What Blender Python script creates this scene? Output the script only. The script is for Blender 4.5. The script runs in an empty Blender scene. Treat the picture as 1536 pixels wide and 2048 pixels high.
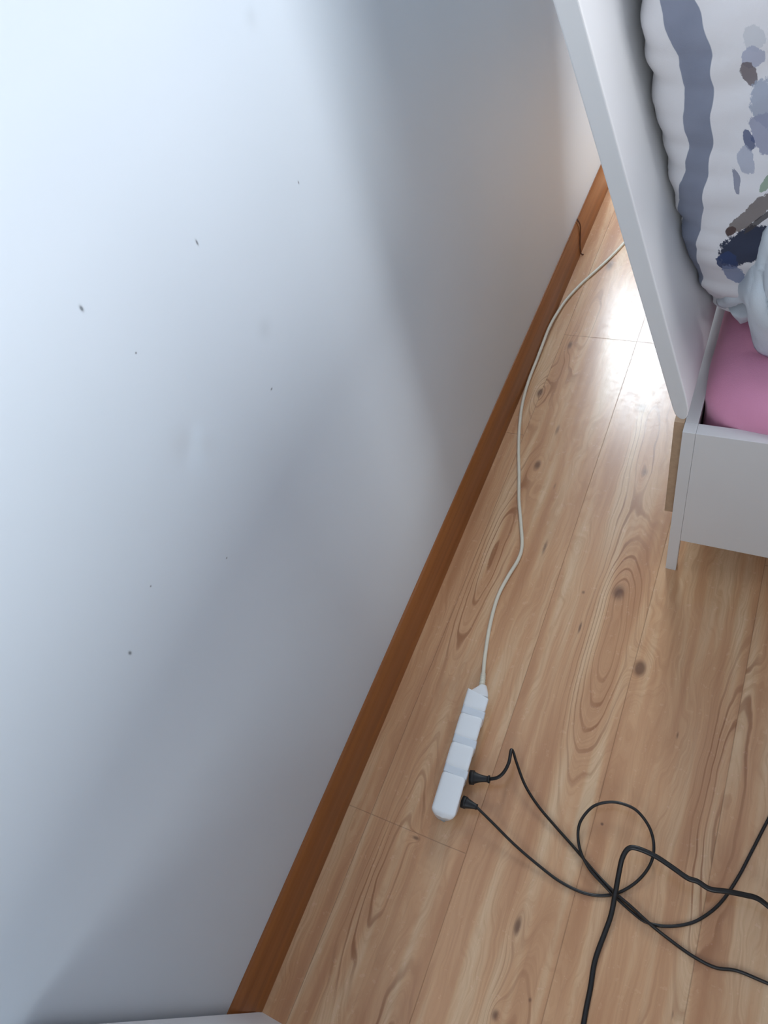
import bpy, bmesh, math, random
from mathutils import Vector, Matrix, noise

random.seed(7)
scene = bpy.context.scene
C = scene.collection

# ------------------------------------------------------------------ camera
cam_data = bpy.data.cameras.new('camera')
cam = bpy.data.objects.new('camera', cam_data)
C.objects.link(cam)
cam_data.sensor_fit = 'VERTICAL'
cam_data.sensor_height = 36.0
cam_data.lens = 36.0 * 1450.0 / 2048.0
cam_data.clip_start = 0.02
right = Vector((0.88888523, 0.3907598, -0.23914394))
down = Vector((0.19488671, -0.79493681, -0.57453863))
fwd = Vector((-0.41461092, 0.46409293, -0.78276148))
M = Matrix(((right.x, -down.x, -fwd.x, 0.543),
            (right.y, -down.y, -fwd.y, 0.0),
            (right.z, -down.z, -fwd.z, 1.4),
            (0, 0, 0, 1)))
cam.matrix_world = M
scene.camera = cam

# ------------------------------------------------------------------ light
scene.view_settings.view_transform = 'Standard'
scene.view_settings.look = 'None'
scene.view_settings.gamma = 1.0
scene.view_settings.use_curve_mapping = False
scene.view_settings.exposure = 0.0

world = bpy.data.worlds.new('daylight')
scene.world = world
world.use_nodes = True
wb = world.node_tree.nodes['Background']
wb.inputs[0].default_value = (0.62, 0.78, 1.0, 1)
wb.inputs[1].default_value = 0.5

ROOM_X, ROOM_Y0, ROOM_Y1, ROOM_Z = 3.4, -1.7, 3.3, 2.5
BAY_X, BAY_Y = -1.25, 2.24        # the left wall ends at BAY_Y; beyond it the room widens
# daylight through window_1 (far wall) and window_2 (right wall)
W1 = (-1.05, 0.22, 1.25, 2.35)      # x0 x1 z0 z1
W2 = (-0.75, 1.75, 0.95, 2.20)     # y0 y1 z0 z1
W3 = (0.45, 1.55, 0.90, 2.15)      # x0 x1 z0 z1, opening of the added fill window


def area_light(name, loc, rot, sx, sy, power, colour):
    d = bpy.data.lights.new(name, 'AREA')
    d.shape = 'RECTANGLE'
    d.size, d.size_y = sx, sy
    d.energy = power
    d.color = colour
    o = bpy.data.objects.new(name, d)
    o.location = loc
    o.rotation_euler = rot
    C.objects.link(o)
    return o


area_light('daylight_or_fill', ((W1[0] + W1[1]) / 2, ROOM_Y1 - 0.02, (W1[2] + W1[3]) / 2),
           (math.radians(-90), 0, 0), W1[1] - W1[0] - .1, W1[3] - W1[2] - .1, 120.0, (0.80, 0.91, 1.0))
area_light('daylight_or_fill', (ROOM_X - 0.02, (W2[0] + W2[1]) / 2, (W2[2] + W2[3]) / 2),
           (math.radians(90), 0, math.radians(90)), W2[1] - W2[0] - .1, W2[3] - W2[2] - .1, 99.0, (0.96, 0.98, 1.0))
area_light('daylight_or_fill', ((W3[0] + W3[1]) / 2, ROOM_Y0 + 0.02, (W3[2] + W3[3]) / 2),
           (math.radians(90), 0, 0), W3[1] - W3[0] - .1, W3[3] - W3[2] - .1, 14.0, (0.88, 0.95, 1.0))  # added fill from behind the camera, for the bed front and pillow


# ------------------------------------------------------------------ material helpers
def lin(r, g, b):
    def f(c):
        c /= 255.0
        return c / 12.92 if c <= 0.04045 else ((c + 0.055) / 1.055) ** 2.4
    return (f(r), f(g), f(b), 1.0)


class NT:
    """small helper round a node tree"""

    def __init__(self, name):
        self.m = bpy.data.materials.new(name)
        self.m.use_nodes = True
        self.t = self.m.node_tree
        self.n = self.t.nodes
        self.b = self.n['Principled BSDF']
        self.x = -300

    def node(self, kind, **kw):
        o = self.n.new(kind)
        o.location = (self.x, 0)
        self.x -= 20
        for k, v in kw.items():
            setattr(o, k, v)
        return o

    def link(self, a, b):
        self.t.links.new(a, b)

    def put(self, sock, v):
        if hasattr(v, 'is_output'):
            self.link(v, sock)
        else:
            sock.default_value = v

    def math(self, op, a, b=0.0, c=0.0, clamp=False):
        o = self.node('ShaderNodeMath', operation=op)
        o.use_clamp = clamp
        self.put(o.inputs[0], a)
        self.put(o.inputs[1], b)
        self.put(o.inputs[2], c)
        return o.outputs[0]

    def xyz(self, src):
        o = self.node('ShaderNodeSeparateXYZ')
        self.link(src, o.inputs[0])
        return o.outputs

    def comb(self, x, y, z=0.0):
        o = self.node('ShaderNodeCombineXYZ')
        for i, v in enumerate((x, y, z)):
            self.put(o.inputs[i], v)
        return o.outputs[0]

    def noise(self, vec, scale, detail=2.0, rough=0.5, dist=0.0):
        o = self.node('ShaderNodeTexNoise')
        self.link(vec, o.inputs['Vector'])
        o.inputs['Scale'].default_value = scale
        o.inputs['Detail'].default_value = detail
        o.inputs['Roughness'].default_value = rough
        o.inputs['Distortion'].default_value = dist
        return o.outputs[0]

    def ramp(self, fac, stops, interp='LINEAR'):
        o = self.node('ShaderNodeValToRGB')
        o.color_ramp.interpolation = interp
        e = o.color_ramp.elements
        while len(e) < len(stops):
            e.new(0.5)
        for i, (p, c) in enumerate(stops):
            e[i].position = p
            e[i].color = c
        self.link(fac, o.inputs[0])
        return o.outputs[0]

    def mix(self, fac, a, b, mode='MIX'):
        o = self.node('ShaderNodeMix', data_type='RGBA', blend_type=mode)
        self.put(o.inputs[0], fac)
        self.put(o.inputs[6], a)
        self.put(o.inputs[7], b)
        return o.outputs[2]

    def smooth(self, v, lo, hi, a=0.0, b=1.0):
        o = self.node('ShaderNodeMapRange', interpolation_type='SMOOTHSTEP')
        self.put(o.inputs[0], v)
        for i, q in enumerate((lo, hi, a, b)):
            o.inputs[i + 1].default_value = q
        return o.outputs[0]

    def gauss(self, x, y, cx, cy, sx, sy):
        a = self.math('MULTIPLY', self.math('SUBTRACT', x, cx), 1 / sx)
        b = self.math('MULTIPLY', self.math('SUBTRACT', y, cy), 1 / sy)
        r = self.math('MULTIPLY_ADD', a, a, self.math('MULTIPLY', b, b))
        return self.math('POWER', 0.36788, r)

    def bump(self, h, dist=0.001, strength=1.0):
        o = self.node('ShaderNodeBump')
        o.inputs['Strength'].default_value = strength
        o.inputs['Distance'].default_value = dist
        self.link(h, o.inputs['Height'])
        self.link(o.outputs[0], self.b.inputs['Normal'])

    def coords(self, which='Object'):
        return self.node('ShaderNodeTexCoord').outputs[which]

    def colour(self, v):
        self.put(self.b.inputs['Base Color'], v)

    def rough(self, v):
        self.put(self.b.inputs['Roughness'], v)


def painted(name, rgb, rough=0.5, var=0.03, scale=6.0, bump=0.0, bscale=300.0, spec=0.5):
    m = NT(name)
    co = m.coords()
    n = m.noise(co, scale, 3.0)
    lo = tuple(c * (1 - var) for c in rgb[:3]) + (1,)
    hi = tuple(min(1, c * (1 + var)) for c in rgb[:3]) + (1,)
    m.colour(m.ramp(n, [(0.3, lo), (0.7, hi)]))
    m.rough(rough)
    m.b.inputs['Specular IOR Level'].default_value = spec
    if bump:
        m.bump(m.noise(co, bscale, 2.0), bump)
    return m.m


# ------------------------------------------------------------------ laminate floor
def floor_material():
    m = NT('beech laminate planks')
    co = m.coords()
    X, Y, Z = m.xyz(co)
    W = 0.193
    pid = m.math('FLOOR', m.math('MULTIPLY', m.math('SUBTRACT', X, 0.062), 1 / W))
    # gentle warp
    wv = m.comb(m.math('MULTIPLY', X, 9.0), m.math('MULTIPLY', Y, 2.6), m.math('MULTIPLY', pid, 3.7))
    warp = m.math('SUBTRACT', m.noise(wv, 1.0, 3.0, 0.55), 0.5)
    wv2 = m.comb(m.math('MULTIPLY', X, 45.0), m.math('MULTIPLY', Y, 20.0), m.math('MULTIPLY', pid, 1.3))
    warp2 = m.math('SUBTRACT', m.noise(wv2, 1.0, 2.0), 0.5)
    H = m.math('MULTIPLY_ADD', X, 40.0, m.math('MULTIPLY', warp, 6.0))
    H = m.math('MULTIPLY_ADD', warp2, 0.45, H)
    hill = None
    # cathedral figures: elongated hills in the ring field
    hills = [(.098, .76, .030, .27, 6.0), (.388, .63, .048, .27, 10.0), (.128, .10, .034, .19, 6.0),
             (.640, .42, .036, .27, 5.0), (.400, -.06, .034, .15, 5.0), (.110, 1.55, .030, .22, 5.0),
             (.350, 1.16, .034, .20, 4.5), (.06, 1.27, .025, .10, 3.0), (.72, .95, .04, .3, 6.0),
             (.60, -.2, .04, .2, 5.0), (.22, -.25, .03, .2, 4.0)]
    for cx, cy, sx, sy, a in hills:
        g = m.gauss(X, Y, cx, cy, sx, sy)
        H = m.math('MULTIPLY_ADD', g, a, H)
        hill = g if hill is None else m.math('ADD', hill, g)
    knots = [(.0594, 1.2858, .009, .016, 1.0), (.1226, 1.0522, .008, .015, 1.0), (.1115, 1.813, .012, .030, .9),
             (.0877, 1.4702, .007, .018, .9), (.3832, .761, .014, .020, 1.0), (.4601, .608, .011, .017, 1.3),
             (.3165, 1.2797, .016, .020, .6), (.3737, .0995, .006, .016, 1.1), (.3671, 1.0833, .008, .014, .6),
             (.3783, -.0317, .006, .009, .9), (.206, .83, .004, .022, .8), (.3294, .6607, .0025, .014, 1.1),
             (.3149, .742, .004, .005, .8), (.4624, .3043, .0025, .0025, 1.4), (.4229, .0089, .003, .004, .8),
             (.138, 1.17, .005, .02, .7), (.6245, .0747, .002, .008, .6), (.18, 1.0, .003, .012, .6),
             (.16, .165, .008, .004, .9), (.55, .50, .002, .008, .8)]
    dark = None
    for cx, cy, sx, sy, a in knots:
        g = m.gauss(X, Y, cx, cy, sx, sy)
        dark = m.math('MULTIPLY', g, a) if dark is None else m.math('MULTIPLY_ADD', g, a, dark)
        if sx > .0055:
            big = m.gauss(X, Y, cx, cy, sx * 2.0, sy * 2.6)
            H = m.math('MULTIPLY_ADD', big, 2.6 * a, H)
    ring = m.math('SINE', m.math('MULTIPLY', H, 2 * math.pi * 0.62))
    line = m.smooth(ring, 0.55, 1.0)
    amt = m.noise(m.comb(m.math('MULTIPLY', X, 14.0), m.math('MULTIPLY', Y, 4.0), pid), 1.0, 2.0)
    line = m.math('MULTIPLY', line, m.math('MULTIPLY', m.smooth(amt, 0.34, 0.66, 0.35, 1.0), m.smooth(hill, 0.0, 0.55, 0.02, 1.0)))
    # fine straight fibre
    fib = m.noise(m.comb(m.math('MULTIPLY_ADD', H, 4.0, 0.0), m.math('MULTIPLY', Y, 5.0), 0.0), 1.0, 4.0, 0.62)
    fib2 = m.noise(m.comb(m.math('MULTIPLY', X, 330.0), m.math('MULTIPLY', Y, 7.0), 0.0), 1.0, 3.0, 0.6)
    broad = m.noise(m.comb(m.math('MULTIPLY', X, 26.0), m.math('MULTIPLY', Y, 1.7), m.math('MULTIPLY', pid, 5.1)), 1.0, 2.0)
    base = m.ramp(broad, [(0.34, lin(196, 144, 104)), (0.5, lin(216, 168, 126)), (0.66, lin(230, 194, 154))])
    base = m.mix(m.smooth(fib, 0.35, 0.75, 0.0, 0.48), base, lin(184, 132, 92))
    base = m.mix(m.smooth(fib2, 0.5, 0.8, 0.0, 0.22), base, lin(160, 114, 82))
    base = m.mix(m.math('MULTIPLY', line, 0.80), base, lin(152, 98, 62))
    dk = m.math('MULTIPLY', m.smooth(dark, 0.10, 1.0), 0.75)
    base = m.mix(dk, base, lin(92, 58, 42))
    # plank seams along the wall
    fx = m.math('FRACT', m.math('MULTIPLY', m.math('SUBTRACT', X, 0.062), 1 / W))
    dd = m.math('MULTIPLY', m.math('MINIMUM', fx, m.math('SUBTRACT', 1.0, fx)), W)
    seam = m.smooth(dd, 0.0004, 0.0011, 1.0, 0.0)
    # plank ends: x range and y of each joint
    for x0, x1, y0 in [(0.0, .255, .173), (.255, .448, 1.507), (.062, .255, 1.5075), (.448, .641, -.42),
                       (.255, .448, -.6), (.641, .834, .9), (0.0, .062, 1.137), (.448, .641, 2.0)]:
        a = m.math('GREATER_THAN', X, x0)
        b = m.math('LESS_THAN', X, x1)
        d = m.math('ABSOLUTE', m.math('SUBTRACT', Y, y0))
        e = m.math('MULTIPLY', m.math('MULTIPLY', a, b), m.smooth(d, 0.0004, 0.0012, 1.0, 0.0))
        seam = m.math('MAXIMUM', seam, e)
    base = m.mix(m.math('MULTIPLY', seam, 0.30), base, lin(96, 66, 48))
    m.colour(base)
    scuff = m.noise(co, 55.0, 4.0, 0.7)
    m.rough(m.smooth(scuff, 0.35, 0.75, 0.22, 0.29))
    m.b.inputs['Specular IOR Level'].default_value = 0.55
    hgt = m.math('MULTIPLY_ADD', seam, -1.1, m.math('MULTIPLY', fib2, 0.12))
    m.bump(hgt, 0.00035)
    return m.m


def wall_material():
    m = NT('white wall paint')
    co = m.coords()
    X, Y, Z = m.xyz(co)
    n = m.noise(co, 1.6, 2.0)
    base = m.ramp(n, [(0.3, lin(213, 224, 233)), (0.7, lin(220, 230, 239))])
    marks = [(.3388, 1.0628, .0016, .0028), (.4994, 1.0153, .0012, .0030), (.1362, .7603, .0017, .0026),
             (.696, .9593, .0010, .0018), (.4992, .799, .0018, .0012), (.36, .99, .001, .001),
             (.3, .70, .0012, .0010), (.205, .79, .001, .001)]
    d = None
    for cy, cz, sy, sz in marks:
        g = m.gauss(Y, Z, cy, cz, sy, sz)
        d = g if d is None else m.math('ADD', d, g)
    base = m.mix(m.math('MINIMUM', d, 0.75), base, lin(70, 78, 84))
    # two faint grey spots
    s = m.math('ADD', m.math('MULTIPLY', m.gauss(Y, Z, .5345, .868, .012, .012), 0.10),
               m.math('MULTIPLY', m.gauss(Y, Z, .714, 1.137, .010, .010), 0.10))
    base = m.mix(s, base, lin(120, 130, 128))
    m.colour(base)
    m.rough(0.42)
    h = m.math('MULTIPLY', m.gauss(Y, Z, .347, .858, .020, .022), -1.0)
    h = m.math('MULTIPLY_ADD', m.gauss(Y, Z, .368, .850, .012, .016), 0.7, h)
    h = m.math('MULTIPLY_ADD', m.gauss(Y, Z, .714, 1.137, .010, .012), 0.3, h)
    h = m.math('MULTIPLY_ADD', m.noise(co, 2.6, 2.0), 1.4, h)
    h = m.math('MULTIPLY_ADD', m.noise(co, 90.0, 2.0), 0.012, h)
    m.bump(h, 0.0032)
    return m.m


def skirting_material():
    m = NT('brown foil skirting')
    co = m.coords()
    X, Y, Z = m.xyz(co)
    n = m.noise(m.comb(m.math('MULTIPLY', Z, 60.0), m.math('MULTIPLY', Y, 2.0), 0.0), 1.0, 3.0)
    m.colour(m.ramp(n, [(0.3, lin(144, 86, 42)), (0.7, lin(166, 104, 54))]))
    m.rough(0.38)
    return m.m


M_FLOOR = floor_material()
M_WALL = wall_material()
M_PLAINWALL = painted('darkened wall paint', lin(92, 106, 122), 0.7)  # unseen walls, darkened to cut the bounce light
M_CEIL = painted('ceiling paint', lin(165, 172, 182), 0.8)  # greyed as well, for less bounce from above
M_SKIRT = skirting_material()
M_WHITE = painted('white melamine', lin(226, 226, 226), 0.38, 0.012)
M_RAIL = painted('white melamine rail', lin(222, 221, 220), 0.40, 0.012)
M_EDGE = painted('warm beige board', lin(190, 160, 130), 0.7, 0.08, 90.0)  # warm beige with fine random tone
M_FRAME = painted('window lacquer', lin(235, 235, 233), 0.35)
M_CAB = painted('pale grey board', lin(226, 226, 228), 0.4, 0.01)
M_PLASTIC = painted('white plastic', lin(247, 249, 250), 0.32, 0.01)
M_BAND = painted('shade grey plastic', lin(226, 232, 238), 0.4, 0.01)  # grey tint paints in the shading of the strip's recesses
M_CORD = painted('cream cable jacket', lin(232, 224, 204), 0.42, 0.03, 40.0)
M_BLACK = painted('black cable jacket', lin(26, 24, 24), 0.36, 0.1, 40.0)
M_BLACK2 = painted('black rubber plug', lin(20, 20, 21), 0.5, 0.1, 40.0)
M_DARK = painted('dark gap filler', lin(96, 56, 34), 0.6)
M_SLAT = painted('birch slat', lin(214, 184, 140), 0.6, 0.06)


def glass_material():
    m = NT('window glass')
    m.colour((1, 1, 1, 1))
    m.rough(0.0)
    m.b.inputs['Transmission Weight'].default_value = 1.0
    m.b.inputs['IOR'].default_value = 1.45
    return m.m


M_GLASS = glass_material()


def sheet_material():
    m = NT('pink jersey sheet')
    co = m.coords()
    n = m.noise(co, 5.0, 2.0)
    m.colour(m.ramp(n, [(0.3, lin(226, 150, 182)), (0.7, lin(236, 162, 194))]))
    m.rough(0.85)
    m.b.inputs['Sheen Weight'].default_value = 0.25
    m.bump(m.noise(co, 900.0, 2.0), 0.0003)
    return m.m


M_SHEET = sheet_material()


def pale_cloth():
    m = NT('pale blue cotton')
    co = m.coords()
    n = m.noise(co, 9.0, 3.0)
    m.colour(m.ramp(n, [(0.3, lin(206, 216, 224)), (0.7, lin(224, 230, 236))]))
    m.rough(0.85)
    m.bump(m.noise(co, 700.0, 2.0), 0.0003)
    return m.m


M_PALE = pale_cloth()


# ------------------------------------------------------------------ mesh helpers
def link_mesh(name, bm, mat, parent=None, smooth=False):
    me = bpy.data.meshes.new(name)
    bmesh.ops.recalc_face_normals(bm, faces=bm.faces)
    if smooth:
        for f in bm.faces:
            f.smooth = True
    bm.to_mesh(me)
    bm.free()
    o = bpy.data.objects.new(name, me)
    C.objects.link(o)
    if mat:
        me.materials.append(mat)
    if parent:
        o.parent = parent
        o.matrix_parent_inverse = parent.matrix_world.inverted()
    return o


def add_box(bm, x0, x1, y0, y1, z0, z1, bev=0.0, seg=2):
    vs = [bm.verts.new((x, y, z)) for x in (x0, x1) for y in (y0, y1) for z in (z0, z1)]
    fs = []
    for idx in ((0, 1, 3, 2), (4, 6, 7, 5), (0, 4, 5, 1), (2, 3, 7, 6), (0, 2, 6, 4), (1, 5, 7, 3)):
        fs.append(bm.faces.new([vs[i] for i in idx]))
    if bev:
        es = list({e for f in fs for e in f.edges})
        bmesh.ops.bevel(bm, geom=es, offset=bev, segments=seg, affect='EDGES', profile=0.5)


def box(name, dims, mat, parent=None, bev=0.0008):
    bm = bmesh.new()
    add_box(bm, *dims, bev)
    return link_mesh(name, bm, mat, parent)


def prism(bm, pts, axis, a, b):
    """closed outline extruded along an axis; pts are in the two other axes in order"""
    def mk(p, t):
        if axis == 'y':
            return (p[0], t, p[1])
        if axis == 'x':
            return (t, p[0], p[1])
        return (p[0], p[1], t)
    v0 = [bm.verts.new(mk(p, a)) for p in pts]
    v1 = [bm.verts.new(mk(p, b)) for p in pts]
    n = len(pts)
    for i in range(n):
        j = (i + 1) % n
        bm.faces.new((v0[i], v0[j], v1[j], v1[i]))
    bm.faces.new(v0)
    bm.faces.new(list(reversed(v1)))


def tag(o, label=None, cat=None, group=None, kind=None):
    if label:
        o['label'] = label
    if cat:
        o['category'] = cat
    if group:
        o['group'] = group
    if kind:
        o['kind'] = kind
    return o


def empty(name, loc):
    o = bpy.data.objects.new(name, None)
    o.location = loc
    o.empty_display_size = 0.05
    C.objects.link(o)
    o.matrix_world = Matrix.Translation(loc)
    return o


def catmull(pts, sub=8):
    P = [Vector(p) for p in pts]
    out = []
    n = len(P)
    for i in range(n - 1):
        p0 = P[max(i - 1, 0)]
        p1, p2 = P[i], P[i + 1]
        p3 = P[min(i + 2, n - 1)]
        for k in range(sub):
            t = k / sub
            out.append(0.5 * ((2 * p1) + (p2 - p0) * t + (2 * p0 - 5 * p1 + 4 * p2 - p3) * t * t
                              + (3 * p1 - p0 - 3 * p2 + p3) * t ** 3))
    out.append(P[-1])
    return out


def add_tube(bm, path, radius, seg=12, flat=1.0, cap=True):
    """sweep; radius may be a function of the 0..1 position; flat squashes one way"""
    n = len(path)
    rings = []
    t = (path[1] - path[0]).normalized()
    nrm = t.cross(Vector((0, 0, 1)))
    if nrm.length < 1e-4:
        nrm = Vector((1, 0, 0))
    nrm.normalize()
    for i, p in enumerate(path):
        a = path[min(i + 1, n - 1)] - path[max(i - 1, 0)]
        t2 = a.normalized()
        nrm = (nrm - t2 * nrm.dot(t2)).normalized()
        bn = t2.cross(nrm)
        r = radius(i / (n - 1)) if callable(radius) else radius
        rings.append([bm.verts.new(p + nrm * math.cos(q) * r + bn * math.sin(q) * r * flat)
                      for q in (2 * math.pi * k / seg for k in range(seg))])
    for i in range(n - 1):
        for k in range(seg):
            j = (k + 1) % seg
            bm.faces.new((rings[i][k], rings[i][j], rings[i + 1][j], rings[i + 1][k]))
    if cap:
        bm.faces.new(rings[0])
        bm.faces.new(list(reversed(rings[-1])))


def tube(name, pts, r, mat, parent=None, sub=8, seg=12, flat=1.0):
    bm = bmesh.new()
    add_tube(bm, catmull(pts, sub), r, seg, flat)
    return link_mesh(name, bm, mat, parent, smooth=True)


# ------------------------------------------------------------------ room shell
T = 0.12
tag(box('floor', (BAY_X - T, ROOM_X + T, ROOM_Y0 - T, ROOM_Y1 + T, -0.1, 0.0), M_FLOOR, bev=0), kind='structure')
tag(box('ceiling', (BAY_X - T, ROOM_X + T, ROOM_Y0 - T, ROOM_Y1 + T, ROOM_Z, ROOM_Z + 0.1), M_CEIL, bev=0), kind='structure')
bm = bmesh.new()
prism(bm, [(-T, ROOM_Y0 - T), (0, ROOM_Y0 - T), (0, BAY_Y), (BAY_X, BAY_Y), (BAY_X, ROOM_Y1), (BAY_X - T, ROOM_Y1), (BAY_X - T, BAY_Y - T), (-T, BAY_Y - T)], 'z', 0, ROOM_Z)
tag(link_mesh('wall_left', bm, M_WALL), kind='structure')


def holed_wall(name, axis, fixed0, fixed1, u0, u1, hole):
    a, b, z0, z1 = hole
    bm = bmesh.new()
    for (p, q, r, s) in ((u0, a, 0, ROOM_Z), (b, u1, 0, ROOM_Z), (a, b, 0, z0), (a, b, z1, ROOM_Z)):
        if axis == 'x':
            add_box(bm, p, q, fixed0, fixed1, r, s)
        else:
            add_box(bm, fixed0, fixed1, p, q, r, s)
    return tag(link_mesh(name, bm, M_PLAINWALL), kind='structure')


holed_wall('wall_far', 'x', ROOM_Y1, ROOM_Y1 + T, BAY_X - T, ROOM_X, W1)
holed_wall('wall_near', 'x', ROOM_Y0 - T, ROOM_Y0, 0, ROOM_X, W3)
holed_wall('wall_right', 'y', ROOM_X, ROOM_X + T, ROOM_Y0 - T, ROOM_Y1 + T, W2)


def window(name, axis, fixed, hole, out=1):
    a, b, z0, z1 = hole
    cx = (a + b) / 2
    root = empty(name, (cx, fixed + .07 * out, z0) if axis == 'x' else (fixed + .07, cx, z0))
    tag(root, kind='structure')
    w = 0.05

    def bx(nm, p, q, r, s, d0, d1, mat):
        d0, d1 = (d0, d1) if out > 0 else (-d1, -d0)
        if axis == 'x':
            return box(nm, (p, q, fixed + d0, fixed + d1, r, s), mat, root, 0)
        return box(nm, (fixed + d0, fixed + d1, p, q, r, s), mat, root, 0)
    bx('window_frame', a, a + w, z0, z1, .05, .10, M_FRAME)
    bx('window_frame', b - w, b, z0, z1, .05, .10, M_FRAME)
    bx('window_frame', a + w, b - w, z0, z0 + w, .05, .10, M_FRAME)
    bx('window_frame', a + w, b - w, z1 - w, z1, .05, .10, M_FRAME)
    bx('window_pane', a + w, b - w, z0 + w, z1 - w, .072, .078, M_GLASS)
    bx('window_sill', a - .04, b + .04, z0 - .03, z0 - .001, -.06, -.001, M_FRAME)
    return root


window('window_1', 'x', ROOM_Y1, W1)
window('window_2', 'y', ROOM_X, W2)
window('fill_window', 'x', ROOM_Y0, W3, -1)  # made-up window for the fill light on the near side

prof = [(0.0, 0.0), (0.0150, 0.0), (0.0152, 0.003), (0.0140, 0.014), (0.0122, 0.024), (0.0118, 0.066), (0.0110, 0.076),
        (0.0094, 0.086), (0.0072, 0.094), (0.0046, 0.100), (0.0022, 0.1028), (0.0, 0.103)]
for k, (a, b) in enumerate(((ROOM_Y0, 1.860), (1.8625, BAY_Y))):
    bm = bmesh.new()
    prism(bm, prof, 'y', a, b)
    o = link_mesh('baseboard_left', bm, M_SKIRT)
    tag(o, kind='structure')
# dark torn filler in the skirting joint
j = [(0.0030, 1.874, 0.1055), (0.0085, 1.868, 0.1010), (0.0130, 1.866, 0.092), (0.0140, 1.862, 0.070),
     (0.0142, 1.856, 0.045), (0.0150, 1.852, 0.022), (0.0180, 1.850, 0.006), (0.0240, 1.853, 0.0018)]
tag(tube('trim_1', j, 0.0019, M_DARK, sub=5, seg=6), kind='structure')

# ------------------------------------------------------------------ bed
BX0, BX1, BY0, BY1 = 0.460, 2.46, 0.843, 1.742
bed = tag(empty('bed', (0.46, 0.843, 0)), 'white single bed with a backward-sloping headboard beside the white wall', 'bed')
TH = 0.0225
RZ0, RZ1 = 0.115, 0.4326
rail = box('side_rail', (BX0 + 0.0206, BX1, BY0, BY0 + TH, RZ0, RZ1), M_WHITE, bed, 0.0005)
box('side_rail', (BX0 + 0.0206, BX1, BY1 - TH, BY1, 0.012, RZ1), M_WHITE, bed, 0.0005)  # far rail carried down near the floor to shade under the bed
bm = bmesh.new()
# head side: leg strip in front plane, then the end board behind it
box('leg', (BX0, BX0 + 0.0203, BY0, BY0 + 0.0225, 0.0, RZ1), M_WHITE, bed, 0.0005)
box('leg', (BX0, BX0 + 0.0203, BY1 - 0.0225, BY1, 0.0, RZ1), M_WHITE, bed, 0.0005)
box('leg', (BX1 - 0.02, BX1, BY0 + TH + .0005, BY0 + .08, 0.0, RZ0 + .2), M_WHITE, bed, 0.0005)
box('leg', (BX1 - 0.02, BX1, BY1 - .08, BY1 - TH - .0005, 0.0, RZ0 + .2), M_WHITE, bed, 0.0005)
bm.free()
box('end_board', (BX0, BX0 + 0.0203, BY0 + 0.0228, BY1 - 0.0228, 0.178, RZ1), M_RAIL, bed, 0.0005)
box('end_board', (BX1 - 0.021, BX1, BY0 + TH + .0005, BY1 - TH - .0005, RZ0 + .21, RZ1), M_RAIL, bed, 0.0005)
pb = box('back_panel', (0.4435, 0.4595, 0.862, 1.725, 0.178, 0.4335), M_EDGE, bed, 0.0006)
tag(pb, 'warm beige panel behind the head end')


def hb_out(z):
    return 0.4422 - 0.2705 * (z - 0.4718)


def hb_in(z):
    return 0.4577 - 0.2680 * (z - 0.5112)


prof = [(hb_out(1.24), 1.24), (hb_out(0.478), 0.478), (0.4428, 0.4715), (0.4450, 0.4655), (0.4480, 0.4608), (0.4520, 0.4574),
        (0.4560, 0.4560), (0.4595, 0.4566), (0.4622, 0.4600), (0.4638, 0.4650), (0.4644, 0.4720),
        (0.4640, 0.4800), (0.4622, 0.4900), (0.4600, 0.5010), (0.4577, 0.5112), (hb_in(1.24), 1.24),
        (hb_in(1.25) - .004, 1.252), (hb_out(1.25) + .004, 1.252)]
bm = bmesh.new()
prism(bm, prof, 'y', 0.848, 1.740)
hb = link_mesh('headboard', bm, M_WHITE, bed)
bv = hb.modifiers.new('b', 'BEVEL')
bv.width = 0.0025
bv.segments = 3
bv.limit_method = 'ANGLE'
bv.angle_limit = math.radians(50)
# brackets that carry the headboard behind the end board
for y in (1.0, 1.6):
    bm = bmesh.new()
    prism(bm, [(0.4430, .36), (0.4428, .36), (0.418, .40), (hb_out(.56) - .0005, .56), (hb_out(.48) - .0005, .48), (0.4430, .46)], 'y', y, y + .04)
    link_mesh('bracket', bm, M_WHITE, bed)
for i in range(12):
    x = BX0 + 0.06 + i * 0.16
    box('slat', (x, x + 0.07, BY0 + TH + .001, BY1 - TH - .001, 0.300, 0.312), M_SLAT, bed, 0.0)
box('slat_support', (BX0 + .022, BX1 - .03, BY0 + TH + .0005, BY0 + TH + .02, 0.278, 0.2995), M_SLAT, bed, 0.0)
box('slat_support', (BX0 + .022, BX1 - .03, BY1 - TH - .02, BY1 - TH - .0005, 0.278, 0.2995), M_SLAT, bed, 0.0)


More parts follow.
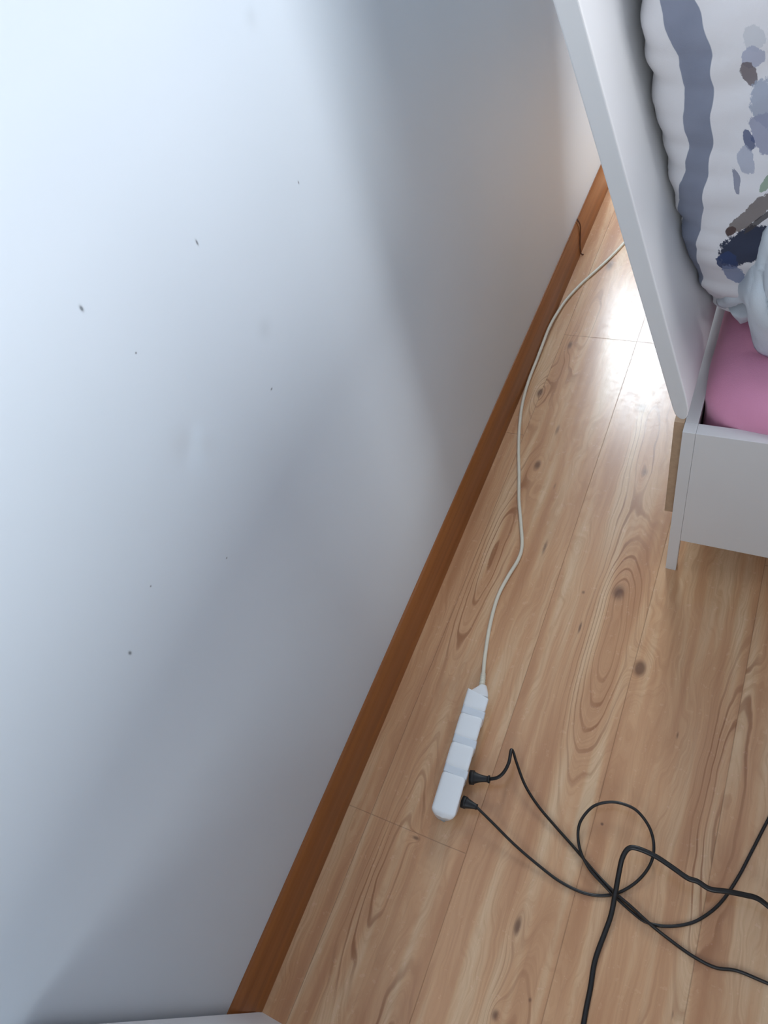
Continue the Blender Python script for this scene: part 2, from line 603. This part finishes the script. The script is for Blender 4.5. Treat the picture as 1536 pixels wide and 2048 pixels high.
# ------------------------------------------------------------------ mattress in its pink sheet
def mattress():
    x0, x1, y0, y1 = 0.4785, 2.425, 0.8660, 1.7180
    nz, nper = 26, 260
    prof_ = []
    for i in range(nz + 1):
        t = i / nz
        prof_.append(t)
    bm = bmesh.new()
    rings = []
    cxm, cym = (x0 + x1) / 2, (y0 + y1) / 2
    hx, hy = (x1 - x0) / 2, (y1 - y0) / 2

    def outline(s, rr, grow):
        # rounded rectangle, s in 0..1 by arclength
        a, b = hx + grow, hy + grow
        r = rr
        segs = [2 * (b - r), math.pi * r / 2, 2 * (a - r), math.pi * r / 2] * 2
        L = sum(segs)
        d = s * L
        k = 0
        while d > segs[k] and k < 7:
            d -= segs[k]
            k += 1
        if k == 0:
            return Vector((-a, b - r - d, 0)), Vector((-1, 0, 0))
        if k == 1:
            q = math.pi + d / r
            return Vector((-a + r + r * math.cos(q), -b + r + r * math.sin(q), 0)), Vector((math.cos(q), math.sin(q), 0))
        if k == 2:
            return Vector((-a + r + d, -b, 0)), Vector((0, -1, 0))
        if k == 3:
            q = 1.5 * math.pi + d / r
            return Vector((a - r + r * math.cos(q), -b + r + r * math.sin(q), 0)), Vector((math.cos(q), math.sin(q), 0))
        if k == 4:
            return Vector((a, -b + r + d, 0)), Vector((1, 0, 0))
        if k == 5:
            q = d / r
            return Vector((a - r + r * math.cos(q), b - r + r * math.sin(q), 0)), Vector((math.cos(q), math.sin(q), 0))
        if k == 6:
            return Vector((a - r - d, b, 0)), Vector((0, 1, 0))
        q = math.pi / 2 + d / r
        return Vector((-a + r + r * math.cos(q), b - r + r * math.sin(q), 0)), Vector((math.cos(q), math.sin(q), 0))

    zb, zt = 0.3125, 0.487
    for i in range(nz + 1):
        t = i / nz
        # side goes up (t<.55) then rolls over to the top
        if t < 0.5:
            z = zb + (0.430 - zb) * (t / 0.5)
            g = -0.004
        else:
            q = (t - 0.5) / 0.5 * math.pi / 2
            z = 0.430 + (zt - 0.430) * math.sin(q)
            g = -0.004 - 0.052 * (1 - math.cos(q))
        ring = []
        for k in range(nper):
            p, nn = outline(k / nper, 0.058, g)
            w = p + Vector((cxm, cym, z))
            up = max(0.0, (z - 0.415) / 0.03)
            up = min(up, 1.0)
            # the sheet swells over the rail and pushes towards the headboard
            swell_y = 0.017 * up * min(1, max(0, (w.x - 0.50) / 0.09)) if nn.y < -0.5 else 0
            swell_x = 0.0080 * up * min(1, max(0, (w.y - 0.88) / 0.10)) if nn.x < -0.5 else 0
            w.y -= swell_y
            w.x -= swell_x
            w += nn * 0.0025 * up * noise.noise(w * 14)
            ring.append(bm.verts.new(w))
        rings.append(ring)
    for i in range(nz):
        for k in range(nper):
            jn = (k + 1) % nper
            bm.faces.new((rings[i][k], rings[i][jn], rings[i + 1][jn], rings[i + 1][k]))
    bm.faces.new(rings[0])
    # top: shrink inwards
    prev = rings[-1]
    for s in (0.93, 0.85, 0.75, 0.62, 0.48, 0.33, 0.18, 0.06):
        ring = []
        for k in range(nper):
            b = rings[-1][k].co
            x = cxm + (b.x - cxm) * (1 - (1 - s) * 0.98)
            y = cym + (b.y - cym) * s
            z = zt + 0.004 * (1 - s) + 0.003 * noise.noise(Vector((x * 6, y * 6, 0)))
            # crease in the sheet near the front
            z -= 0.006 * math.exp(-((y - 1.0 - 0.1 * (x - .56)) / 0.006) ** 2) * (1 if x > .53 else 0)
            ring.append(bm.verts.new((x, y, z)))
        for k in range(nper):
            jn = (k + 1) % nper
            bm.faces.new((prev[k], prev[jn], ring[jn], ring[k]))
        prev = ring
    bm.faces.new(prev)
    o = link_mesh('mattress', bm, M_SHEET, smooth=True)
    return tag(o, 'mattress in a pink fitted sheet lying in the white bed', 'mattress')


mattress()


# ------------------------------------------------------------------ striped pillow
def pillow_material():
    m = NT('printed cotton')
    uv = m.node('ShaderNodeUVMap')
    uv.uv_map = 'print'
    U, V, _ = m.xyz(uv.outputs[0])
    co = m.coords()
    wob = m.math('MULTIPLY', m.math('SUBTRACT', m.noise(m.comb(0.0, V, 0.0), 14.0, 3.0), 0.5), 0.014)
    wob2 = m.math('MULTIPLY', m.math('SUBTRACT', m.noise(m.comb(3.0, V, 0.0), 12.0, 2.0), 0.5), 0.006)
    # stripe edges as soft functions of height (V)

    def edge(stops):
        o = m.node('ShaderNodeFloatCurve')
        c = o.mapping.curves[0]
        o.mapping.use_clip = False
        pts = c.points
        while len(pts) < len(stops):
            pts.new(0.5, 0.5)
        for i, (a, b) in enumerate(stops):
            pts[i].location = (a, b)
        o.mapping.update()
        m.put(o.inputs['Value'], V)
        return o.outputs[0]
    lo = edge(PILLOW_LO)
    hi = edge(PILLOW_HI)
    a = m.smooth(m.math('SUBTRACT', m.math('ADD', U, wob), lo), -.0006, .0006)
    b = m.smooth(m.math('SUBTRACT', hi, m.math('ADD', U, wob2)), -.0006, .0006)
    stripe = m.math('MULTIPLY', a, b)
    cloth = m.ramp(m.noise(co, 7.0, 2.0), [(0.3, lin(224, 222, 224)), (0.7, lin(233, 232, 236))])
    sc = m.ramp(m.noise(co, 16.0, 2.0), [(0.3, lin(126, 132, 150)), (0.7, lin(140, 146, 164))])
    col = m.mix(stripe, cloth, sc)
    grain = m.math('MULTIPLY', m.math('SUBTRACT', m.noise(m.comb(m.math('MULTIPLY', U, 110.0), m.math('MULTIPLY', V, 60.0), 0.0), 1.0, 5.0, 0.70), 0.5), 2.0)
    for cu, cv, su, sv, rot, colr, cut in PILLOW_PRINT:
        ca, sa = math.cos(rot), math.sin(rot)
        du = m.math('SUBTRACT', U, cu)
        dv = m.math('SUBTRACT', V, cv)
        p = m.math('MULTIPLY_ADD', du, ca, m.math('MULTIPLY', dv, sa))
        q = m.math('MULTIPLY_ADD', dv, ca, m.math('MULTIPLY', du, -sa))
        p = m.math('MULTIPLY', p, 1 / su)
        q = m.math('MULTIPLY', q, 1 / sv)
        r = m.math('MULTIPLY_ADD', p, p, m.math('MULTIPLY', q, q))
        r = m.math('ADD', r, grain)
        f = m.smooth(r, 0.85, 1.0, cut, 0.0)
        col = m.mix(f, col, colr)
    m.colour(col)
    m.rough(0.85)
    m.bump(m.noise(co, 1100.0, 2.0), 0.0002)
    return m.m


# values are (u, v): u = metres in from the left outline, v = height above the floor
PILLOW_LO = [(0.0, -0.05), (0.47, -0.05), (0.60, -0.03), (0.70, -0.004), (0.745, 0.008), (0.80, 0.030), (0.88, 0.050), (0.95, 0.052), (1.0, 0.040)]
PILLOW_HI = [(0.0, 0.0), (0.47, 0.000), (0.54, 0.012), (0.62, 0.026), (0.70, 0.038), (0.80, 0.060), (0.86, 0.076), (0.96, 0.086), (1.0, 0.080)]
# u, v, half width, half height, turn, colour, strength
PILLOW_PRINT = [
    (0.128, 0.978, 0.011, 0.014, 0.1, lin(196, 198, 204), 0.7),
    (0.127, 0.958, 0.011, 0.013, 0.1, lin(166, 170, 190), 0.85),
    (0.122, 0.940, 0.008, 0.014, 0.2, lin(110, 100, 104), 0.9),
    (0.142, 0.900, 0.018, 0.034, 0.25, lin(160, 168, 186), 0.85),
    (0.140, 0.868, 0.022, 0.028, 0.25, lin(150, 154, 178), 0.85),
    (0.116, 0.862, 0.006, 0.015, 0.1, lin(70, 84, 124), 0.85),
    (0.112, 0.835, 0.010, 0.020, 0.1, lin(160, 168, 190), 0.7),
    (0.098, 0.808, 0.004, 0.020, 0.1, lin(120, 126, 150), 0.8),
    (0.104, 0.704, 0.026, 0.046, -0.8, lin(26, 38, 66), 0.97),
    (0.078, 0.672, 0.015, 0.022, -0.4, lin(50, 66, 106), 0.95),
    (0.078, 0.640, 0.014, 0.028, -0.1, lin(120, 134, 168), 0.85),
    (0.112, 0.757, 0.011, 0.050, -0.72, lin(128, 120, 118), 0.95),
    (0.085, 0.727, 0.006, 0.010, -0.72, lin(86, 68, 66), 0.95),
    (0.122, 0.748, 0.004, 0.034, -0.72, lin(70, 66, 68), 0.9),
    (0.134, 0.806, 0.006, 0.016, -0.5, lin(96, 138, 96), 0.7),
]
M_PILLOW = pillow_material()


def interp(tab, v):
    if v <= tab[0][0]:
        return tab[0][1]
    for (a, b), (c, d) in zip(tab, tab[1:]):
        if v <= c:
            t = (v - a) / (c - a)
            t = t * t * (3 - 2 * t)
            return b + (d - b) * t
    return tab[-1][1]


# front plane and left outline of the pillow by height
P_FRONT = [(0.488, 1.065), (0.52, 1.035), (0.60, 0.988), (0.70, 0.955), (0.80, 0.945), (0.90, 0.940), (1.00, 0.938), (1.10, 0.96), (1.2, 1.0)]
P_LEFT = [(0.488, 0.462), (0.52, 0.442), (0.56, 0.430), (0.60, 0.420), (0.65, 0.408), (0.70, 0.398), (0.75, 0.389), (0.80, 0.379), (0.85, 0.368), (0.90, 0.354), (0.96, 0.345), (1.0, 0.338), (1.05, 0.328), (1.2, 0.30)]


def pillow():
    z0, z1 = 0.4925, 1.20
    nz, nt = 140, 320
    bm = bmesh.new()
    uvl = bm.loops.layers.uv.new('print')
    data = {}
    rings = []
    for i in range(nz + 1):
        t = i / nz
        z = z0 + (z1 - z0) * t
        # closes at the bottom and the top
        edge = min(1.0, (t / 0.10)) if t < 0.10 else min(1.0, (1 - t) / 0.22)
        sc = math.sqrt(max(0.0, 1 - (1 - edge) ** 2)) if edge < 1 else 1.0
        sc = 0.30 + 0.70 * sc
        xl, yf = interp(P_LEFT, z), interp(P_FRONT, z)
        hx = 0.29
        hy = 0.20
        cx = xl + hx
        cy = yf + hy
        if t > 0.5:
            hx *= sc
        ring = []
        for k in range(nt):
            q = 2 * math.pi * k / nt
            c, s = math.cos(q), math.sin(q)
            rr = (abs(c) ** 7 + abs(s) ** 7) ** (-1 / 7)
            x = cx - hx * rr * c
            y = cy - hy * (sc if s < 0 else 1.0) * rr * s
            u = (x - xl) + (max(0, y - yf - 0.02) * -0.6 if c > 0 else 0)
            v = Vector((x, y, z))
            near = math.exp(-((x - xl) / 0.10) ** 2)
            # gathered puckers by the seam, folds further in
            ph = z * 78 + 3.0 * noise.noise(Vector((z * 9, 1.0, 0)))
            puck = near * 0.0030 * (abs(math.sin(ph)) - 0.5)
            fold = 0.006 * noise.noise(Vector((x * 7, y * 5, (z - 0.5 * x) * 26)))
            big = 0.012 * noise.noise(Vector((x * 5, y * 4, z * 7)))
            d = Vector((-c, -s, 0)).normalized()
            v += d * (puck + fold + big * (1 - near))
            if v.x < hb_in(z) + 0.004:
                v.x = hb_in(z) + 0.004
            vert = bm.verts.new(v)
            data[vert] = (u, z)
            ring.append(vert)
        rings.append(ring)
    for i in range(nz):
        for k in range(nt):
            j = (k + 1) % nt
            bm.faces.new((rings[i][k], rings[i][j], rings[i + 1][j], rings[i + 1][k]))
    bm.faces.new(list(reversed(rings[0])))
    bm.faces.new(rings[-1])
    for f in bm.faces:
        for l in f.loops:
            l[uvl].uv = data[l.vert]
    o = link_mesh('pillow', bm, M_PILLOW, smooth=True)
    tag(o, 'plump white pillow with a grey-blue stripe and feather print, leaning on the headboard', 'pillow')
    return o


pil = pillow()


# corner flap of the pillowcase hanging below it
def sheet_patch(name, rows, thick, mat, parent=None, crease=0.0, seed=0.0, sub=1):
    """cloth through a grid of control points, given thickness"""
    nr = len(rows)
    dense = [catmull(r, 8) for r in rows]
    cols = list(zip(*dense))
    dense2 = [catmull(c, 8) for c in cols]
    bm = bmesh.new()
    V = [[bm.verts.new(p + Vector((0, -1, 0.5)) * crease * (noise.noise(p * 38 + Vector((seed, 0, 0))) + 0.7 * (0.4 - abs(noise.noise(Vector((p.x * 70 + p.z * 16, p.y * 20, p.z * 9 + seed))))))) for p in c] for c in dense2]
    for i in range(len(V) - 1):
        for k in range(len(V[0]) - 1):
            bm.faces.new((V[i][k], V[i + 1][k], V[i + 1][k + 1], V[i][k + 1]))
    o = link_mesh(name, bm, mat, parent, smooth=True)
    s = o.modifiers.new('s', 'SOLIDIFY')
    s.thickness = thick
    s.offset = 1.0
    return o


FL = [[(0.4844, 1.06, 0.5269), (0.5014, 1.04, 0.5469), (0.5192, 1.02, 0.5648)], [(0.4871, 1.035, 0.5304), (0.5049, 1.02, 0.5426), (0.5225, 1.0, 0.566)],
      [(0.4966, 1.02, 0.5265), (0.5086, 1.01, 0.5312), (0.5241, 0.99, 0.5549)], [(0.5058, 1.0391, 0.4985), (0.5102, 1.0347, 0.4985), (0.5223, 1.0449, 0.4985)]]
tag(sheet_patch('corner_flap', FL, 0.003, M_PALE, pil, 0.002), 'pale corner flap hanging out under the pillow')
BL = [[(0.4719, 1.075, 0.5146), (0.5041, 1.02, 0.6016), (0.5189, 0.985, 0.6732), (0.5345, 0.96, 0.7512), (0.5665, 0.95, 0.8266), (0.66, 0.96, 0.84), (0.80, 1.0, 0.80)],
      [(0.4748, 1.06, 0.524), (0.5098, 0.99, 0.6072), (0.5285, 0.945, 0.6627), (0.5549, 0.925, 0.7084), (0.5957, 0.92, 0.7518), (0.68, 0.92, 0.75), (0.82, 0.96, 0.70)],
      [(0.4784, 1.055, 0.5264), (0.5144, 0.985, 0.5986), (0.534, 0.935, 0.6185), (0.5707, 0.915, 0.6431), (0.6218, 0.91, 0.6605), (0.70, 0.91, 0.65), (0.84, 0.94, 0.60)],
      [(0.4807, 1.06, 0.5194), (0.5188, 0.99, 0.5826), (0.5493, 0.985, 0.500), (0.5952, 0.975, 0.500), (0.6644, 0.965, 0.500), (0.74, 0.95, 0.500), (0.86, 0.95, 0.500)]]
tag(sheet_patch('blanket', BL, 0.010, M_PALE, None, 0.016, 4.0), 'pale blue cotton blanket bunched beside the pillow at the right edge', 'blanket')

# ------------------------------------------------------------------ power strip
strip = tag(empty('power_strip', (0.2031, 0.217, 0)), 'white multi-socket power strip lying on its side on the floor with a cream cord', 'power strip')


def strip_frame():
    a = Vector((0.2031, 0.2085, 0))
    b = Vector((0.1890, 0.4475, 0))
    ax = (b - a)
    L = ax.length
    ax.normalize()
    side = Vector((ax.y, -ax.x, 0))
    return a, ax, side, L


SA, SAX, SSD, SL = strip_frame()


def strip_pt(u, v, z):
    """u along from the blunt end, v to the socket side"""
    return SA + SAX * u + SSD * v + Vector((0, 0, z))


def strip_body():
    bm = bmesh.new()
    n = 160
    rings = []
    pitch, first = 0.0575, 0.0175 + 0.0575
    hw, ht = 0.0245, 0.0225
    for i in range(n + 1):
        u = SL * i / n
        w, h = hw, ht
        # rounded blunt end, shoulders at the cord end
        if u < 0.012:
            k = 1 - u / 0.012
            w -= 0.005 * k ** 2.4
            h -= 0.006 * k ** 2.4
        # recessed bands between the sockets
        g = 0.0
        for c in (0.085, 0.143, 0.201):
            d = (u - c) / 0.0085
            g = max(g, 1 / (1 + abs(d) ** 6))
        w -= 0.0009 * g
        zt = 2 * ht - (ht - h) - 0.0022 * g
        zb = (ht - h) * 0.6
        bow = -0.004 * (1 - (u / 0.012)) if u < 0.012 else 0
        ring = []
        m = 32
        for k in range(m):
            q = 2 * math.pi * k / m
            c, s = math.cos(q), math.sin(q)
            e = 2 / 7.0
            v = w * math.copysign(abs(c) ** e, c)
            z = (zt + zb) / 2 + (zt - zb) / 2 * math.copysign(abs(s) ** e, s)
            bend = 0.005 * (v / w) ** 2 * max(0, 1 - u / 0.02)
            shoulder = -0.006 * (v / w) * max(0, (u - SL + 0.02) / 0.02)
            v -= max(0.0, (zt - z)) * 0.42 * (1 if v > 0 else 0.15)
            ring.append(bm.verts.new(strip_pt(u + bend + shoulder, v, z)))
        rings.append(ring)
    for i in range(n):
        for k in range(32):
            j = (k + 1) % 32
            bm.faces.new((rings[i][k], rings[i][j], rings[i + 1][j], rings[i + 1][k]))
    bm.faces.new(rings[0])
    bm.faces.new(list(reversed(rings[-1])))
    o = link_mesh('housing', bm, M_PLASTIC, strip, smooth=True)
    return o


strip_body()
# nose where the cord enters
bm = bmesh.new()
rings = []
for i in range(15):
    t = i / 14
    u = SL - 0.002 + 0.030 * t
    w = 0.0205 * (1 - t) ** 0.62 * 0.62 + 0.0078 if t > 0 else 0.0225
    w = 0.0225 - (0.0225 - 0.0060) * t ** 1.25
    h = 0.0215 - (0.0215 - 0.0060) * t ** 1.1
    zc = 0.0225 - 0.006 * t
    ring = []
    for k in range(28):
        q = 2 * math.pi * k / 28
        c, s = math.cos(q), math.sin(q)
        e = 2 / (5.0 - 2.8 * t)
        v = -0.001 * t + w * math.copysign(abs(c) ** e, c)
        z = zc + h * math.copysign(abs(s) ** e, s)
        v -= max(0.0, zc + h - z) * 0.42 * (1 - t) * (1 if v > 0 else 0.15)
        ring.append(bm.verts.new(strip_pt(u, v, z)))
    rings.append(ring)
for i in range(14):
    for k in range(28):
        j = (k + 1) % 28
        bm.faces.new((rings[i][k], rings[i][j], rings[i + 1][j], rings[i + 1][k]))
bm.faces.new(rings[0])
bm.faces.new(list(reversed(rings[-1])))
link_mesh('cord_entry', bm, M_PLASTIC, strip, smooth=True)
# recessed bands, greyed to stand in for shade in the dips
for c in (0.085, 0.143, 0.201):
    bm = bmesh.new()
    rings = []
    for i in range(9):
        u = c - 0.0075 + 0.015 * i / 8
        ring = []
        bump_ = 0.0010 * math.sin(math.pi * i / 8)
        for k in range(24):
            v = -0.0232 + 0.0464 * k / 23
            edge = min(1, (0.0236 - abs(v)) / 0.004)
            ring.append(bm.verts.new(strip_pt(u - 0.10 * v, v, 0.0430 + 0.0003 * math.sqrt(max(0, edge)) - 0.0018 * (1 - math.sqrt(max(0, edge))))))
        rings.append(ring)
    for i in range(8):
        for k in range(23):
            bm.faces.new((rings[i][k], rings[i + 1][k], rings[i + 1][k + 1], rings[i][k + 1]))
    o = link_mesh('recess_band', bm, M_BAND, strip, smooth=True)
    tag(o, 'recess between two sockets, its shade painted pale grey')
    s = o.modifiers.new('s', 'SOLIDIFY')
    s.thickness = 0.0006
# sockets on the side face
for k in range(4):
    u = 0.028 + 0.0575 * k + (0 if k else 0.004)
    p = strip_pt(u, 0.0141, 0.0225)
    bm = bmesh.new()
    add_tube(bm, [p, p + SSD * 0.0016], 0.0195, 32)
    so = link_mesh('socket', bm, M_PLASTIC, strip)
    for s in (-1, 1):
        bm = bmesh.new()
        q = p + SAX * 0.0095 * s
        add_tube(bm, [q + SSD * 0.0014, q + SSD * 0.0020], 0.0026, 12)
        link_mesh('pin_hole', bm, M_BLACK2, so)

wc = [(0.1830, 0.4720, 0.0165), (0.1800, 0.4860, 0.0135), (0.1745, 0.5050, 0.0085), (0.1645, 0.5426, 0.0045), (0.1516, 0.6116, 0.0035), (0.1459, 0.6787, 0.0035),
      (0.1512, 0.732, 0.0035), (0.1597, 0.7809, 0.0035), (0.1572, 0.8184, 0.0035), (0.1379, 0.8724, 0.0035),
      (0.1121, 0.9392, 0.0035), (0.0897, 1.0105, 0.0035), (0.0649, 1.0852, 0.0035), (0.0425, 1.1645, 0.0035),
      (0.0275, 1.2400, 0.0060), (0.0205, 1.3200, 0.0085), (0.0200, 1.3900, 0.011), (0.0190, 1.4600, 0.014),
      (0.0188, 1.5100, 0.016), (0.0205, 1.5650, 0.011), (0.0290, 1.6380, 0.006), (0.0507, 1.7126, 0.0035), (0.0776, 1.7758, 0.0035),
      (0.1, 1.8304, 0.0035), (0.1174, 1.8784, 0.0035), (0.1274, 1.9099, 0.0035), (0.16, 2.0, 0.0035), (0.20, 2.15, 0.0035), (0.21, 2.33, 0.0035)]
tag(tube('cord', wc, 0.0041, M_CORD, strip, sub=6), 'cream white cord running along the skirting')
bm = bmesh.new()
path = catmull([(0.1838, 0.4690, 0.0170), (0.1800, 0.4860, 0.0135), (0.1752, 0.5020, 0.0092)], 16)
add_tube(bm, path, lambda t: 0.0062 - 0.0014 * t + (0.0006 if int(t * 12) % 2 else -0.0003), 14)
link_mesh('strain_relief', bm, M_CORD, strip, smooth=True)

# ------------------------------------------------------------------ black cords with plugs
c1 = [(0.2560, 0.3040, 0.0240), (0.2717, 0.3113, 0.03), (0.2805, 0.3237, 0.034), (0.2839, 0.3434, 0.036), (0.2800, 0.3670, 0.031),
      (0.2850, 0.3645, 0.027), (0.2945, 0.3507, 0.022), (0.32, 0.3189, 0.015), (0.3504, 0.2942, 0.01), (0.3885, 0.2716, 0.006), (0.4301, 0.2486, 0.004),
      (0.4706, 0.2239, 0.0058), (0.5065, 0.2055, 0.0105), (0.5362, 0.1946, 0.0095), (0.5689, 0.181, 0.0085), (0.6016, 0.171, 0.004),
      (0.6368, 0.1622, 0.003), (0.6697, 0.1595, 0.003), (0.7003, 0.1674, 0.003), (0.7422, 0.1678, 0.003), (0.80, 0.170, 0.003), (0.9, 0.20, 0.003)]
c2 = [(0.2500, 0.2510, 0.0240), (0.2866, 0.2357, 0.019), (0.3338, 0.2157, 0.012), (0.3829, 0.1994, 0.006), (0.4205, 0.1894, 0.004),
      (0.4592, 0.187, 0.003), (0.4904, 0.1945, 0.0023), (0.5152, 0.21, 0.003), (0.5374, 0.2359, 0.006), (0.5507, 0.266, 0.012),
      (0.551, 0.2932, 0.018), (0.5385, 0.3202, 0.022), (0.5136, 0.3399, 0.024), (0.4877, 0.3435, 0.024), (0.4636, 0.3378, 0.022),
      (0.4417, 0.3219, 0.02), (0.4289, 0.2939, 0.017), (0.43, 0.2694, 0.015), (0.4417, 0.2446, 0.0125), (0.4622, 0.224, 0.0115),
      (0.4863, 0.211, 0.0095), (0.5112, 0.1995, 0.004), (0.5376, 0.189, 0.0025), (0.5611, 0.1823, 0.0025), (0.5873, 0.1862, 0.0025),
      (0.6151, 0.199, 0.0025), (0.638, 0.2173, 0.0025), (0.662, 0.2506, 0.0025), (0.6807, 0.2968, 0.0025), (0.6956, 0.3481, 0.0025),
      (0.7113, 0.4037, 0.0025), (0.74, 0.50, 0.0025), (0.80, 0.60, 0.0025)]
c3 = [(0.5110, -0.05, 0.004), (0.5074, 0.0068, 0.004), (0.5059, 0.0302, 0.004), (0.5048, 0.0614, 0.004), (0.5024, 0.0893, 0.004), (0.503, 0.1116, 0.005),
      (0.5071, 0.143, 0.008), (0.5101, 0.1702, 0.0125), (0.5093, 0.1999, 0.0195), (0.5077, 0.233, 0.030), (0.5079, 0.2558, 0.040),
      (0.5138, 0.2721, 0.0445), (0.527, 0.2772, 0.045), (0.555, 0.276, 0.044), (0.5835, 0.2687, 0.044), (0.6076, 0.2615, 0.045),
      (0.6223, 0.2618, 0.046), (0.6414, 0.2578, 0.046), (0.6659, 0.2639, 0.045), (0.6907, 0.2693, 0.04), (0.7086, 0.2719, 0.036),
      (0.7277, 0.267, 0.03), (0.78, 0.25, 0.016), (0.86, 0.24, 0.0042)]


def cord(name, label, pts, r, flat=0.72):
    root = tag(empty(name, (pts[0][0], pts[0][1], 0)), label, 'cable')
    tube('cable', pts, r, M_BLACK, root, sub=8, seg=12, flat=flat)
    return root


r1 = cord('black_cord', 'black cable with a sharp kink, plugged in nearest the middle of the power strip', c1, 0.0033)
r2 = cord('black_cord', 'thin black cable with a round loop, plugged in nearest the strip end', c2, 0.0025, 0.9)
tag(cord('black_cord', 'thick black cable bent like a hook over the crossing, with no plug in view', c3, 0.0041), group=None)


def plug(root, base, tip, w0, w1, collar):
    a, b = Vector(base), Vector(tip)
    d = b - a
    bm = bmesh.new()
    n = 22
    path = [a + d * (i / (n - 1)) for i in range(n)]

    def rad(t):
        if collar:
            r = w1 + (w0 - w1) * (1 - t) ** 2.6
            if t > 0.86:
                r *= 1.28
            return r
        return w1 + (w0 - w1) * (1 - t) ** 1.3 + (0.0006 if t > 0.93 else 0)
    add_tube(bm, path, rad, 24, 0.85)
    p = link_mesh('plug', bm, M_BLACK2, root, smooth=True)
    # flat plug face against the socket
    bm = bmesh.new()
    add_tube(bm, [a - d.normalized() * 0.0065, a - d.normalized() * 0.001, a + d.normalized() * 0.0015], w0 * 1.05, 24, 0.9)
    link_mesh('plug_base', bm, M_BLACK2, p, smooth=True)
    return p


plug(r1, (0.2285, 0.2975, 0.0235), (0.2585, 0.3045, 0.0245), 0.0125, 0.0056, True)
plug(r2, (0.2300, 0.2505, 0.0235), (0.2525, 0.2505, 0.0240), 0.0105, 0.0046, False)

# ------------------------------------------------------------------ white cabinet beside the camera
cab = tag(empty('cabinet', (0.16, -0.40, 0)), 'white cabinet whose corner shows at the bottom left against the wall', 'cabinet')
CX1, CY1 = 0.30, -0.1845
bm = bmesh.new()
prism(bm, [(-0.62, 0.0), (CY1 - 0.019, 0.0), (CY1 - 0.019 - .057 * .6, .6), (-0.62, .6)], 'x', 0.0160, CX1)
link_mesh('carcass', bm, M_CAB, cab)
bm = bmesh.new()
prism(bm, [(CY1 - 0.0185, 0.0), (CY1, 0.0), (CY1 - .057 * .602, .602), (CY1 - 0.0185 - .057 * .602, .602)], 'x', 0.0140, CX1 + .002)
link_mesh('side_board', bm, M_CAB, cab)

# ------------------------------------------------------------------ unseen chest, added to shade the lower wall
chest = tag(empty('added_shade_chest', (1.25, 0.1, 0)), 'tall white chest of drawers added out of view to shade the lower wall', 'chest of drawers')
DX0, DX1, DY0, DY1, DZ = 1.02, 1.48, -0.65, 0.82, 1.12
box('carcass', (DX0 + .02, DX1, DY0, DY1, .08, DZ - .03), M_WHITE, chest, 0.001)
box('top_board', (DX0 - .005, DX1, DY0 - .01, DY1 + .01, DZ - .0295, DZ), M_WHITE, chest, 0.001)
for x in (DX0 + .04, DX1 - .09):
    for y in (DY0 + .04, DY1 - .09):
        box('foot', (x, x + .05, y, y + .05, 0, .0795), M_WHITE, chest, 0.001)
for c in range(2):
    for k in range(4):
        y0 = DY0 + .004 + c * .697
        dr = box('drawer', (DX0, DX0 + .0195, y0, y0 + .685, .085 + k * .25, .085 + k * .25 + .244), M_WHITE, chest, 0.001)
        for q in (.17, .515):
            bm = bmesh.new()
            a = Vector((DX0 - .0002, y0 + q, .085 + k * .25 + .122))
            add_tube(bm, [a, a - Vector((.022, 0, 0))], lambda t: .006 + .009 * t, 16)
            link_mesh('knob', bm, M_WHITE, dr, smooth=True)
